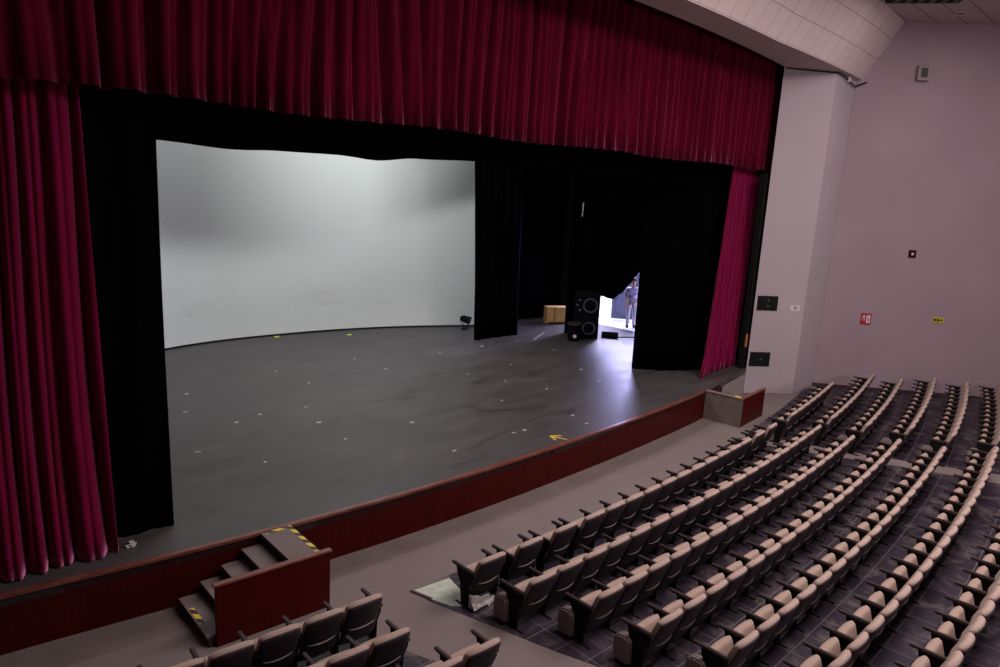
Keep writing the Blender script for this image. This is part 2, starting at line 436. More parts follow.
# proscenium pillar on the far left, out of the picture, and the header above the opening
wall_quad('wall_proscenium_left', (-7, 10.42), (.2, 9.5), 0, ZS+.3, M['wall'], .3, 1)
bm = bmesh.new(); box(bm, -7, 22.2, 10.5, 10.7, 8.6, ZC+.1); structure(finish('wall_proscenium_header', bm, M['blackpaint']))
SB = [(-7, 61.4), (12.4, 61.38), (20.4, 61.62), (23.6, 61.6), (25, 61.6)]; SF = [(-7, 62.1), (12.9, 62.24), (17.15, 62.42), (23.46, 63.2)]
def lerpL(L, x):
    for a, b in zip(L, L[1:]):
        if x <= b[0]: t = (x-a[0])/(b[0]-a[0]); return a[1]+(b[1]-a[1])*t
    return L[-1][1]
def sheet(name, material, rows, thick):
    """rows: list of lists of 3-D points; UVs run in metres along each row and across the rows."""
    bm = bmesh.new(); uv = bm.loops.layers.uv.new('UVMap'); g = [[bm.verts.new(p) for p in r] for r in rows]
    across = [0]
    for a, b in zip(rows, rows[1:]): across.append(across[-1]+(Vector(a[len(a)//2])-Vector(b[len(b)//2])).length)
    along = [0]
    for a, b in zip(rows[0], rows[0][1:]): along.append(along[-1]+(Vector(a)-Vector(b)).length)
    for j in range(len(g)-1):
        for i in range(len(g[0])-1):
            f = bm.faces.new((g[j][i], g[j+1][i], g[j+1][i+1], g[j][i+1]))
            for l, (jj, ii) in zip(f.loops, ((j, i), (j+1, i), (j+1, i+1), (j, i+1))): l[uv].uv = (along[ii], across[jj])
    me = bpy.data.meshes.new(name); bm.to_mesh(me); bm.free(); me.materials.append(material)
    o = link(name, me); md = o.modifiers.new('thickness', 'SOLIDIFY'); md.thickness = thick; md.offset = 1
    return structure(o)
XS = [-7+31.4*i/60 for i in range(61)]
back = [(x, arc_y(lerpL(SB, x), x), ZS) for x in XS]; front = [(x, arc_y(lerpL(SF, x), x), ZS) for x in XS]
top = [(x+.42*max(0, (x-12)/11.5), arc_y(lerpL(SF, x)+.86-.12*max(0, (x-12)/11.5), x), ZC) for x in XS]
sheet('ceiling_soffit', M['soffit'], [back, front], -.03)
sheet('ceiling_slope', M['slope'], [front, [tuple((Vector(a)+Vector(b))/2) for a, b in zip(front, top)], top], .05)
far = [(x+9*max(0, (x-5)/18.5), -9, ZC) for x in XS]
# ceiling planks run along the hall
bm = bmesh.new(); uv = bm.loops.layers.uv.new('UVMap')
g = [[bm.verts.new(p) for p in r] for r in (top, far)]
for i in range(60):
    f = bm.faces.new((g[0][i], g[1][i], g[1][i+1], g[0][i+1]))
    for l in f.loops:
        co = l.vert.co; a = math.radians(7); l[uv].uv = (co.x+20, co.y+20)
me = bpy.data.meshes.new('ceiling'); bm.to_mesh(me); bm.free(); me.materials.append(M['ceil']); o = link('ceiling', me)
md = o.modifiers.new('thickness', 'SOLIDIFY'); md.thickness = .08; md.offset = 1; structure(o)

# ------------------------------------------------------------------ setting: stage house
bm = bmesh.new(); box(bm, -6, WALLX, 21.6, 21.8, .75, 10.6); structure(finish('wall_stage_back', bm, M['blackpaint']))
bm = bmesh.new(); box(bm, -6.2, -6, 9.9, 21.8, .75, 10.6); structure(finish('wall_stage_left', bm, M['blackpaint']))
bm = bmesh.new(); box(bm, -6.2, WALLX+.2, 9.2, 21.8, 10.6, 10.8); structure(finish('ceiling_stage', bm, M['blackpaint']))
DY0, DY1, DZ = 14.0, 16.9, 3.75
bm = bmesh.new(); box(bm, WALLX, WALLX+.2, 9.7, DY0, .6, 10.6); box(bm, WALLX, WALLX+.2, DY1, 21.8, .6, 10.6); box(bm, WALLX, WALLX+.2, DY0, DY1, DZ, 10.6)
structure(finish('wall_stage_right', bm, M['blackpaint']))
bm = bmesh.new(); box(bm, WALLX, 27.5, 11.5, 18.5, .5, .748); structure(finish('floor_loading_bay', bm, M['bayfloor']))
bm = bmesh.new(); box(bm, 25.0, 25.15, 11.5, 18.5, .75, 4.2); box(bm, WALLX+.2, 25.0, 17.4, 17.5, .75, 4.2); box(bm, WALLX+.2, 25.0, 11.5, 11.6, .75, 4.2)
structure(finish('wall_loading_bay', bm, M['bay']))
bm = bmesh.new(); box(bm, WALLX+.2, 25.15, 11.5, 17.5, 4.2, 4.3); structure(finish('ceiling_loading_bay', bm, M['bay']))
dr = Matrix.Translation((23.55, 16.35, 0)) @ Matrix.Rotation(math.radians(-52), 4, 'Z')
bm = bmesh.new(); box(bm, -.05, 1.0, -.03, .03, .77, 2.85, dr)
d1 = structure(finish('door_1', bm, M['bluegrey'], bevel=.006))
bm = bmesh.new()
for z0, z1 in ((.95, 1.7), (1.85, 2.65)):
    for a in (box(bm, .1, .85, -.045, -.03, z0, z0+.03, dr), box(bm, .1, .85, -.045, -.03, z1-.03, z1, dr), box(bm, .1, .13, -.045, -.03, z0, z1, dr), box(bm, .82, .85, -.045, -.03, z0, z1, dr)): pass
finish('door_moulding', bm, M['bluegrey'], d1)
bm = bmesh.new(); tube(bm, [dr @ Vector((.9, -.03, 1.75)), dr @ Vector((.9, -.09, 1.75)), dr @ Vector((.78, -.09, 1.75))], .012); finish('door_handle', bm, M['ring'], d1)

# ------------------------------------------------------------------ drapes
def fold_profile(length, w, seed):
    rnd = random.Random(seed); ks = [0.0]; vs = [rnd.uniform(-1, 1)]; sgn = 1
    while ks[-1] < length+1:
        ks.append(ks[-1]+w*rnd.uniform(.35, .75)); vs.append(sgn*rnd.uniform(.35, 1)); sgn = -sgn
    def f(s):
        lo = 0
        for i in range(len(ks)-1):
            if ks[i] <= s < ks[i+1]: lo = i; break
        t = (s-ks[lo])/(ks[lo+1]-ks[lo]); a, b = vs[lo], vs[lo+1]
        # rounded towards the viewer, creased behind
        return b+(a-b)*cos(t*pi/2) if a > b else a+(b-a)*sin(t*pi/2)
    return f
def drape(name, path_bot, path_top, zb, zt, material, w=.3, amp=.07, step=.03, nz=14, seed=1, amp_top=None, hem_wave=.0, thick=.01, parent=None):
    """A hanging cloth between two plan lines (same number of points); zb may be a function of the share 0..1 along it."""
    def cum(P):
        L = [0]
        for a, b in zip(P, P[1:]): L.append(L[-1]+math.hypot(b[0]-a[0], b[1]-a[1]))
        return L
    def at(P, L, t):
        s = t*L[-1]
        for i in range(len(P)-1):
            if s <= L[i+1]+1e-9:
                k = (s-L[i])/max(1e-9, L[i+1]-L[i]); d = Vector((P[i+1][0]-P[i][0], P[i+1][1]-P[i][1])).normalized()
                return P[i][0]+(P[i+1][0]-P[i][0])*k, P[i][1]+(P[i+1][1]-P[i][1])*k, Vector((d.y, -d.x))
        return (*P[-1], Vector((0, -1)))
    Lb, Lt = cum(path_bot), cum(path_top); length = max(Lb[-1], Lt[-1]); n = max(6, int(length/step))
    f = fold_profile(length, w, seed); f2 = fold_profile(length, w*.45, seed+50); amp_top = amp if amp_top is None else amp_top
    bm = bmesh.new(); g = []
    for j in range(nz+1):
        v = j/nz; row = []
        for i in range(n+1):
            t = i/n; s = t*length
            z0 = zb(t) if callable(zb) else zb
            z0 += hem_wave*f(s)
            z = z0+(zt-z0)*v
            xb, yb, nb = at(path_bot, Lb, t); xt, yt, nt_ = at(path_top, Lt, t)
            ve = v**.8
            x, y = xb+(xt-xb)*ve, yb+(yt-yb)*ve; nn = nb*(1-v)+nt_*v
            drift = .9*w*noise.noise(Vector((s*.45, v*1.3, seed)))
            a = (amp*(1-v)+amp_top*v)*(f(s+drift)+.35*f2(s+drift*.5))
            row.append(bm.verts.new((x+nn.x*a, y+nn.y*a, z)))
        g.append(row)
    for j in range(nz):
        for i in range(n): bm.faces.new((g[j][i], g[j][i+1], g[j+1][i+1], g[j+1][i]))
    me = bpy.data.meshes.new(name); bm.to_mesh(me); bm.free(); me.materials.append(material)
    for p in me.polygons: p.use_smooth = True
    o = link(name, me, parent); md = o.modifiers.new('thickness', 'SOLIDIFY'); md.thickness = thick; md.offset = 0
    return o

val = drape('stage_valance', [(-2.5, 9.52), (21.0, 9.60)], [(-2.5, 9.52), (21.0, 9.60)], lambda t: 6.52+.025*sin(t*31), 10.3, M['redv'], w=.36, amp=.13, step=.02, nz=8, seed=3, amp_top=.12, hem_wave=.012)
tag(val, 'long crimson velvet valance hanging in pleats across the top of the stage opening', 'curtain')
# main drapes, gathered at each side
c1 = drape('stage_curtain', [(.1, 9.72), (1.5, 9.64), (3.0, 9.46)], [(.5, 9.95), (1.7, 9.93), (2.92, 9.86)], lambda t: .765, 8.2, M['red'], w=.33, amp=.17, step=.014, nz=26, seed=11, amp_top=.075, hem_wave=.012)
tag(c1, 'gathered crimson curtain at the left side of the stage, near the steps', 'curtain', 'crimson main curtains')
c2 = drape('stage_curtain', [(18.04, 9.56), (20.5, 9.72)], [(19.5, 9.88), (21.3, 9.92)], lambda t: .765, 8.2, M['red'], w=.34, amp=.15, step=.02, nz=26, seed=23, amp_top=.06, hem_wave=.012)
tag(c2, 'crimson curtain flaring at the foot beside the mauve pillar', 'curtain', 'crimson main curtains')
def hem(t):
    xs = [0, .045, .115, .165, .235, .285, .345, .44, .60, 1]; zs = [6.02, 6.02, 5.97, 6.0, 6.01, 5.97, 6.05, 6.09, 6.03, 6.0]
    for a in range(len(xs)-1):
        if t <= xs[a+1]:
            k = (t-xs[a])/(xs[a+1]-xs[a]); k = k*k*(3-2*k); return zs[a]+(zs[a+1]-zs[a])*k
    return zs[-1]
b1 = drape('black_border', [(3.3, 10.2), (18.05, 10.2)], [(3.3, 10.25), (18.05, 10.25)], hem, 10.4, M['black'], w=.8, amp=.03, step=.06, nz=8, seed=5)
tag(b1, 'long black border cloth with a sagging hem above the white backcloth', 'curtain')
for xa, xb, lab in ((3.2, 11.15, 'black border cloth added out of sight to shade the backcloth, left one of a pair'), (12.95, 19.3, 'black border cloth added out of sight to shade the backcloth, right one of a pair')):  # pair added out of view to cast shade bands on the cyclorama
    o = drape('black_border', [(xa, 16.05), (xb, 16.05)], [(xa, 16.05), (xb, 16.05)], 6.98, 10.3, M['black'], w=.8, amp=.03, step=.08, nz=4, seed=6); tag(o, lab, 'curtain')
def leg(bot, top, label, zb=.749, zt=10.3, seed=1, w=.45, amp=.06, hw=.0):
    o = drape('black_leg_drape', bot, top, zb, zt, M['black'], w=w, amp=amp, step=.03, nz=12, seed=seed, hem_wave=hw)
    return tag(o, label, 'curtain', 'black stage leg drapes')
leg([(1.2, 10.08), (3.84, 9.78)], [(1.2, 10.1), (3.84, 9.98)], 'black leg drape beside the left crimson curtain', seed=31, amp=.05)
leg([(16.08, 16.33), (17.0, 16.36), (17.95, 16.28)], [(15.42, 16.33), (16.7, 16.36), (17.75, 16.22)], 'black leg drape at the right edge of the white backcloth', seed=32)
leg([(19.7, 15.62), (20.3, 15.55), (20.72, 14.97)], [(19.6, 15.62), (20.3, 15.55), (20.72, 14.97)], 'black leg drape behind the stacked loudspeakers', seed=33)
leg([(17.40, 11.25), (17.9, 10.6), (18.8, 10.05), (21.9, 10.2)], [(17.35, 11.3), (17.9, 10.6), (18.8, 10.1), (21.9, 10.2)], 'black leg drape between the lit doorway and the right crimson curtain', seed=34)
def hitch(t):
    xs = [0, .091, .185, .28, .37, .447, .53, 1.0]; zs = [2.1, 2.04, 2.0, 2.32, 2.75, 3.22, 3.35, 3.35]
    for a in range(7):
        if t <= xs[a+1]: k = (t-xs[a])/(xs[a+1]-xs[a]); return zs[a]+(zs[a+1]-zs[a])*k
    return zs[-1]
leg([(20.86, 15.25), (20.86, 13.3), (20.95, 11.2)], [(20.86, 15.25), (20.86, 13.3), (20.95, 11.2)], 'black leg drape hitched up over the bright doorway', zb=hitch, seed=35, w=.3, amp=.05)
bd = drape('black_backdrop', [(16.9, 18.6), (19.6, 18.2), (22.1, 17.95)], [(16.9, 18.6), (19.6, 18.2), (22.1, 17.95)], .77, 10.3, M['black'], w=.5, amp=.06, step=.05, nz=8, seed=41)
tag(bd, 'black backdrop cloth behind the small wooden box', 'curtain')

# white cyclorama on its curve
CYCP = smooth_poly([(4.2, 18.2), (5.6, 19.1), (7.71, 20.0), (8.9, 20.2), (10.0, 20.25), (11.3, 20.15), (12.82, 19.95), (14.46, 19.55), (15.96, 18.97), (17.5, 18.2), (18.3, 17.75)], 4)
bm = bmesh.new(); zz = [.765, 1.2, 2, 3, 4, 5, 6, 7, 8, 8.6]
g = [[bm.verts.new((x, y, z)) for x, y in CYCP] for z in zz]
for j in range(len(zz)-1):
    for i in range(len(CYCP)-1): bm.faces.new((g[j][i], g[j][i+1], g[j+1][i+1], g[j+1][i]))
cyc = finish('cyclorama', bm, M['cyc']); md = cyc.modifiers.new('thickness', 'SOLIDIFY'); md.thickness = .02; md.offset = 0
tag(cyc, 'tall curved white backcloth with a grubby band near its foot', 'backdrop')
bm = bmesh.new(); tube(bm, [(x, y-.03, .78) for x, y in CYCP], .022, 6); finish('hem_pipe', bm, M['iron'], cyc)

# ------------------------------------------------------------------ stage steps
def stage_steps(name, label, loc, rz, mirror, closed_end):
    t = empty(name, label, 'steps', loc, rz, 'steps up to the stage'); s = -1 if mirror else 1
    W = .97 if closed_end else 1.06; H = .735 if closed_end else .80
    xs = [-1.55, -1.27, -.99, -.71, -.43, 0]
    def X(a, b): a, b = a*s, b*s; return min(a, b), max(a, b)
    rise = .12 if closed_end else .15
    for k in range(5):
        bm = bmesh.new(); x0, x1 = X(xs[k], xs[k+1] if k < 4 else -.01)
        box(bm, x0, x1, .03, W, 0, rise*(k+1)-.03, mi=1)
        x0, x1 = X(xs[k]-.02, xs[k+1] if k < 4 else -.01)
        box(bm, x0, x1, .03, W, rise*(k+1)-.03, rise*(k+1), mi=0)
        finish('step', bm, [M['treadc'], M['riser']], t)
    bm = bmesh.new(); x0, x1 = X(-1.47, .04); box(bm, x0, x1, -.03, .03, 0, H)
    finish('side_board', bm, M['board'], t, bevel=.006)
    bm = bmesh.new(); x0, x1 = X(-1.50, .06); box(bm, x0, x1, -.045, .04, H, H+.035)
    finish('top_rail', bm, M['lip'], t, bevel=.008)
    tp = []
    if closed_end:
        bm = bmesh.new(); x0, x1 = X(-.01, .05); box(bm, x0, x1, -.03, W, 0, H)
        finish('end_panel', bm, M['endface'], t, bevel=.006)
        bm = bmesh.new(); x0, x1 = X(-.07, .07); box(bm, x0, x1, -.03, W, H, H+.03)
        finish('end_rail', bm, M['treadc'], t, bevel=.006)
        bm = bmesh.new(); x0, x1 = X(-.06, .06); box(bm, x0, x1, .05, .2, H+.03, H+.04); finish('marking_tape', bm, M['yellow'], t)
    else:
        bm = bmesh.new(); box(bm, -.075, -.012, .04, W, .75, .754); finish('hazard_tape', bm, M['hazard'], t)
        bm = bmesh.new(); box(bm, -.40, -.09, W-.065, W, .75, .754); finish('hazard_tape', bm, M['hazard'], t)
        bm = bmesh.new(); box(bm, xs[0]+.0, xs[0]+.065, .34, .74, .15, .154); finish('hazard_tape', bm, M['hazard'], t)
    return t
stage_steps('stage_steps', 'grey carpeted stage steps with red side board and hazard tape at lower left', (4.985, 7.67, 0), math.radians(-5), False, False)
stage_steps('stage_steps', 'taupe ended stage steps standing beside the mauve pillar at far right', (17.16, 7.74, 0), math.radians(4), True, True)

# ------------------------------------------------------------------ auditorium seats
SW = .52
def back_mid(u, v, w=.50, z0=.38, z1=.80, off=0.0, crown=.045):
    z = z0+(z1-z0)*(v+1)/2
    if v > 0: z -= crown*(abs(u)**3.0)*v
    y = -.02-.20*((z-.30)/.5)+off + .030*u*u
    n = Vector((-.12*u, 1, .37)).normalized()
    return Vector((u*w/2*(1-.03*(v+1)/2), y, z)), n
def seat_meshes():
    R = {}
    def keep(key, bm, ms, smooth=True):
        bmesh.ops.recalc_face_normals(bm, faces=bm.faces)
        me = bpy.data.meshes.new(key); bm.to_mesh(me); bm.free()
        for m_ in ms: me.materials.append(m_)
        if smooth:
            for p in me.polygons: p.use_smooth = True
        R[key] = me
    bm = bmesh.new(); pillow(bm, lambda u, v: back_mid(u, v), .115, 12, 12, 6); keep('backrest', bm, [M['tan']])
    bm = bmesh.new(); pillow(bm, lambda u, v: back_mid(u, v, .485, .13, .770, -.042, .04), .05, 12, 14, 10); keep('back_shell', bm, [M['shell']])
    bm = bmesh.new(); pts = []
    for k in range(9):
        u = -1+2*k/8; P, n = back_mid(u*.74, -.26+.09*u*u, .485, .13, .770, -.070); pts.append(P)
    tube(bm, pts, [.004, .009, .011, .012, .012, .012, .011, .009, .004], 8); keep('shell_moulding', bm, [M['lipgrey']])
    # seat tipped up
    a = math.radians(73); d = Vector((0, cos(a), sin(a))); nn = Vector((0, sin(a), -cos(a)))
    def seat_mid(off, w, h0, h1):
        def fn(u, v):
            s = h0+(h1-h0)*(v+1)/2
            return Vector((u*w/2, .085, .27))+d*s+nn*(off-.02*u*u), nn
        return fn
    bm = bmesh.new(); pillow(bm, seat_mid(0, .43, 0, .272), .13, 12, 12, 9); keep('seat', bm, [M['cream']])
    bm = bmesh.new(); pillow(bm, seat_mid(.055, .385, .01, .26), .05, 8, 8, 8); keep('seat_pan', bm, [M['shell']])
    for key, x in (('armrest', -SW/2-.005), ('armrest_right', SW/2+.005)):
        bm = bmesh.new(); prism_x(bm, [(-.13, .545), (.30, .545), (.335, .557), (.345, .573), (.33, .584), (-.13, .587)], x-.024, x+.024)
        bmesh.ops.bevel(bm, geom=list(bm.edges), offset=.007, segments=2, affect='EDGES'); keep(key, bm, [M['arm']], False)
    for key, x in (('standard', -SW/2-.005), ('standard_right', SW/2+.005)):
        bm = bmesh.new(); prism_x(bm, [(-.10, .55), (.235, .55), (.215, .45), (.145, .34), (.115, .02), (.24, .02), (.24, 0), (-.13, 0), (-.13, .02), (-.005, .02), (-.02, .30), (-.10, .48)], x-.016, x+.016)
        keep(key, bm, [M['iron']], False)
    bm = bmesh.new(); tube(bm, [(-SW/2, .06, .30), (SW/2, .06, .30)], .018, 8); keep('hinge_bar', bm, [M['iron']])
    bm = bmesh.new(); prism_x(bm, [(.17, .0), (.33, .0), (.33, .02), (.17, .02)], -SW/2-.02, -SW/2+.0)
    prism_x(bm, [(.23, .02), (.27, .02), (.27, .06), (.23, .06)], -SW/2-.02, -SW/2+.0)
    prism_x(bm, [(.14, .05), (.36, .05), (.385, .13), (.385, .31), (.35, .38), (.28, .405), (.17, .40), (.14, .37)], -SW/2-.085, -SW/2+.05)
    bmesh.ops.bevel(bm, geom=list(bm.edges), offset=.02, segments=2, affect='EDGES'); keep('aisle_panel', bm, [M['endgrey']], False)
    return R
SM = seat_meshes()
PARTS = ['backrest', 'seat', 'armrest', 'standard', 'hinge_bar', 'back_shell']
SUB = {'back_shell': 'shell_moulding', 'seat': 'seat_pan'}
ORD = 'first second third fourth fifth sixth seventh eighth ninth tenth eleventh twelfth thirteenth fourteenth fifteenth sixteenth seventeenth eighteenth nineteenth twentieth'.split()
def place_seat(r_top, theta, label, group, right=False, aisle=False):
    r = r_top-.20
    x, y = CX+r*sin(theta), CY-r*cos(theta)
    o = empty('auditorium_seat', label, 'seat', (x, y, 0), theta, group)
    for p in PARTS+(['armrest_right', 'standard_right'] if right else [])+(['aisle_panel'] if aisle else []):
        c = bpy.data.objects.new(p.replace('_right', ''), SM[p]); COL.objects.link(c); c.parent = o
        if p in SUB:
            q = bpy.data.objects.new(SUB[p], SM[SUB[p]]); COL.objects.link(q); q.parent = c
    return o
def row(r_top, spans, pitch, label_fn, group, end_panel):
    """spans: runs of touching seats (x of the left edge, number of seats)."""
    seats = []
    for x0, n in spans:
        th0 = math.asin((x0-CX)/r_top)
        for k in range(n):
            th = th0+(k+.5)*pitch/r_top
            seats.append((th, k == n-1, k == 0))
    vis = []
    for i, (th, last, first) in enumerate(seats):
        x, y = CX+r_top*sin(th), CY-r_top*cos(th)
        if in_view((x, y, .8), 42) or in_view((x, y+.2, .45), 25): vis.append(i)
    for i in vis:
        th, last, first = seats[i]
        place_seat(r_top, th, label_fn(i, len(seats), vis), group, last, end_panel and i == 0)
P = .533
centre = [
    [(6.37, 1), (7.11, 1), (7.86, 1), (8.55, 11), (14.63, 1), (15.38, 1)],
    [(6.52, 19)], [(6.93, 18)], [(7.02, 19)], [(7.30, 19)], [(7.75, 20)], [(8.2, 20)]]
NAMES = ['front', 'second', 'third', 'fourth', 'fifth', 'sixth', 'seventh']
for k, sp in enumerate(centre):
    def lf(i, n, vis, k=k):
        if k <= 4 and vis[0] == 0: return f'tan-topped seat in the {NAMES[k]} row of the centre block, {ORD[i]} from the left aisle'
        if k <= 5: return f'tan-topped seat in the {NAMES[k]} row of the centre block, {ORD[n-1-i]} from the right aisle'
        return f'tan-topped seat at the bottom right, {NAMES[k]} centre row, {ORD[vis.index(i)]} counted from the bottom'
    row(RT[k], sp, P, lf, f'seats in the {NAMES[k]} row of the centre block', k > 0)
right = [(16.80, 8), (17.42, 11), (17.52, 11), (18.18, 12), (18.42, 12), (19.15, 12), (19.6, 12)]
for k, sp in enumerate(right):
    def lf(i, n, vis, k=k): return f'dark-armed seat in the {NAMES[k]} row of the far right block, {ORD[i]} from the aisle'
    row(RT[k]+.03, [sp], P, lf, f'seats in the {NAMES[k]} row of the far right block', True)
left = [(5.02, 7), (4.83, 6), (5.46, 6)]
for k, (x1, n) in enumerate(left):
    def lf(i, n, vis, k=k): return f'dark-backed seat below the stage steps, {NAMES[k]} row of the left block, {ORD[n-1-i]} from the aisle'
    row(RT[k]-.12, [(x1-n*.528, n)], .528, lf, f'seats in the {NAMES[k]} row of the left block', False)

# ------------------------------------------------------------------ things on the house floor
bm = bmesh.new()
pp = [(6.08, 7.22), (6.72, 7.13), (6.62, 6.75), (6.42, 6.42), (6.26, 6.55), (6.16, 6.86)]
prism(bm, pp, .0, .013); pc = finish('bare_floor_patch', bm, M['concrete']); tag(pc, 'pale bare concrete patch in the floor at the left end of the front centre row', 'floor patch')
bm = bmesh.new(); tube(bm, [(*p, .018) for p in pp[:2]], .014, 6); tube(bm, [(pp[5][0], pp[5][1], .018), (pp[0][0], pp[0][1], .018)], .02, 6); finish('patch_edging', bm, M['endgrey'], pc)
rs = random.Random(5)
bm = bmesh.new(); n = 9; g = []
for j in range(n+1):
    for i in range(n+1):
        u, v = i/n, j/n
        g.append(bm.verts.new((6.36+.42*u, 6.22+.12*v*(1-.6*u), .02+.20*(v**1.5)*(1-u*.7)+rs.uniform(0, .05))))
for j in range(n):
    for i in range(n): bm.faces.new((g[j*(n+1)+i], g[j*(n+1)+i+1], g[(j+1)*(n+1)+i+1], g[(j+1)*(n+1)+i]))
fl = finish('plastic_film', bm, M['plastic'], smooth=True); md = fl.modifiers.new('thickness', 'SOLIDIFY'); md.thickness = .004
tag(fl, 'crumpled cloudy plastic film on the floor between the first two row ends', 'plastic sheet')

# ------------------------------------------------------------------ fixtures on the walls
PD = Vector((PB[0]-PA[0], PB[1]-PA[1])).normalized(); PN = Vector((PD.y, -PD.x))
if PN.dot(Vector((-1, -1))) < 0: PN = -PN
def pil(s, z, out=0.0): return Vector((PA[0]+PD.x*s+PN.x*out, PA[1]+PD.y*s+PN.y*out, z))
WN = Vector((WD.y, -WD.x))
if WN.dot(Vector((-1, -1))) < 0: WN = -WN
def wal(s, z, out=0.0): return Vector((PC[0]+WD.x*s+WN.x*out, PC[1]+WD.y*s+WN.y*out, z))
def plate(bm, f, s0, s1, z0, z1, o0, o1):
    vs = [bm.verts.new(f(s, z, o)) for o in (o0, o1) for z in (z0, z1) for s in (s0, s1)]
    for q in ((0, 1, 3, 2), (4, 6, 7, 5), (0, 4, 5, 1), (2, 3, 7, 6), (0, 2, 6, 4), (1, 5, 7, 3)): bm.faces.new([vs[i] for i in q])
for z0, z1, lab in ((2.53, 2.93, 'upper black socket panel on the mauve pillar'), (.85, 1.25, 'lower black socket panel on the mauve pillar, close to the steps')):
    s0 = .10 if z0 > 2 else .08
    bm = bmesh.new(); plate(bm, pil, s0, s0+.60, z0, z1, -.01, .03); w = finish('socket_panel', bm, M['blackpaint'], bevel=.006); tag(w, lab, 'wall panel', 'black panels on the pillar')
    bm = bmesh.new(); plate(bm, pil, s0-.015, s0+.615, z0-.015, z1+.015, -.01, .012); finish('panel_rim', bm, M['iron'], w)
    for a, zc in ((.30, (z0+z1)/2+.09), (.31, (z0+z1)/2-.08)) if z0 > 2 else ((.31, (z0+z1)/2),):
        bm = bmesh.new(); disc(bm, pil(s0+a, zc, .03), (PN.x, PN.y, 0), .03, .012, 16); finish('socket', bm, M['ring'], w)
bm = bmesh.new(); plate(bm, pil, 1.12, 1.42, 2.53, 2.70, -.01, .012); w = finish('notice_sign', bm, M['signwhite']); tag(w, 'small white notice with a dark mark on the mauve pillar', 'sign')
bm = bmesh.new()
plate(bm, pil, 1.22, 1.26, 2.63, 2.66, .012, .014); plate(bm, pil, 1.29, 1.33, 2.63, 2.66, .012, .014); plate(bm, pil, 1.25, 1.30, 2.60, 2.63, .012, .014); plate(bm, pil, 1.265, 1.285, 2.56, 2.60, .012, .014)
finish('sign_mark', bm, M['ink'], w)
bm = bmesh.new(); box(bm, 20.22, 20.36, 9.27, 9.42, .75, 6.4); structure(finish('trim_2', bm, M['blackpaint']))  # black post added to hold the plate and darken the pillar's edge
bm = bmesh.new(); box(bm, 20.20, 20.30, 9.235, 9.272, 1.42, 1.80); w = finish('wooden_plate', bm, M['brass'], bevel=.006); tag(w, 'small orange wooden plate on the inner edge of the mauve pillar', 'plate')
bm = bmesh.new(); disc(bm, (20.26, 9.26, 1.7), (0, -1, 0), .02, .01, 12); disc(bm, (20.26, 9.26, 1.52), (0, -1, 0), .02, .01, 12); finish('fixing_screw', bm, M['iron'], w)
sw = lambda x: (x-PC[0])/WD.x
s = sw(24.14)
bm = bmesh.new(); plate(bm, wal, s, s+.34, 9.28, 9.68, 0, .16); w = finish('wall_speaker', bm, M['greywall'], bevel=.02); tag(w, 'small grey box loudspeaker high on the right wall', 'speaker')
bm = bmesh.new(); plate(bm, wal, s+.08, s+.26, 9.36, 9.62, .16, .17); finish('speaker_grille', bm, M['ink'], w)
s = sw(24.51)
bm = bmesh.new(); plate(bm, wal, s, s+.21, 4.22, 4.44, 0, .05); w = finish('fire_alarm', bm, M['darkred'], bevel=.01); tag(w, 'little dark maroon alarm box in the middle of the right wall', 'alarm')
bm = bmesh.new(); plate(bm, wal, s+.07, s+.13, 4.29, 4.36, .05, .056); finish('alarm_button', bm, M['signwhite'], w)
s = sw(23.86)
bm = bmesh.new(); plate(bm, wal, s, s+.31, 2.08, 2.42, 0, .02); w = finish('extinguisher_sign', bm, M['signred']); tag(w, 'red and white fire extinguisher sign on the right wall', 'sign')
bm = bmesh.new(); plate(bm, wal, s+.165, s+.275, 2.13, 2.37, .02, .024)
plate(bm, wal, s+.05, s+.12, 2.20, 2.36, .02, .024); finish('sign_field', bm, M['signwhite'], w)
bm = bmesh.new(); plate(bm, wal, s+.068, s+.102, 2.21, 2.30, .024, .027); plate(bm, wal, s+.078, s+.092, 2.30, 2.325, .024, .027); plate(bm, wal, s+.205, s+.235, 2.18, 2.3, .024, .027); finish('pictogram', bm, M['signred'], w)
s = sw(25.12)
bm = bmesh.new(); plate(bm, wal, s, s+.33, 2.29, 2.46, 0, .02); w = finish('exit_route_sign', bm, M['signyel']); tag(w, 'small yellow sign with black arrow symbols on the right wall', 'sign')
bm = bmesh.new()
plate(bm, wal, s+.03, s+.10, 2.34, 2.41, .02, .024); plate(bm, wal, s+.12, s+.165, 2.32, 2.43, .02, .024); plate(bm, wal, s+.165, s+.25, 2.36, 2.39, .02, .024)
vs = [bm.verts.new(wal(*q)) for q in ((s+.24, 2.42, .022), (s+.24, 2.33, .022), (s+.30, 2.375, .022))]; bm.faces.new(vs)
finish('sign_symbol', bm, M['ink'], w)
bm = bmesh.new(); cp = [pil(0.05, ZS-.05, .03), pil(.7, ZS-.06, .03), Vector((PB[0]+.0, PB[1]-.05, ZS-.07)), Vector((22.1, 8.17, ZS-.1)), Vector((22.6, 8.18, ZS-.2)), Vector((22.95, 8.19, ZS-.25)), Vector((23.3, 8.0, ZS-.1))]
tube(bm, cp, .022, 6); w = finish('ceiling_cable', bm, M['cable']); tag(w, 'dark cable sagging along the soffit above the mauve pillar', 'cable')
bm = bmesh.new(); box(bm, 22.3, 22.38, 8.12, 8.2, ZS-.2, ZS-.08); finish('cable_clip', bm, M['signwhite'], w)
bm = bmesh.new(); box(bm, -.28, .28, -.85, .85, -.10, -.0); w = finish('ceiling_vent', bm, M['iron'], bevel=.01, loc=(21.52, 7.06, ZC)); tag(w, 'dark vent box in the ceiling at the top right corner', 'vent')
w.rotation_euler = (0, 0, math.radians(30)); w.location = (21.25, 6.2, ZC)
bm = bmesh.new()
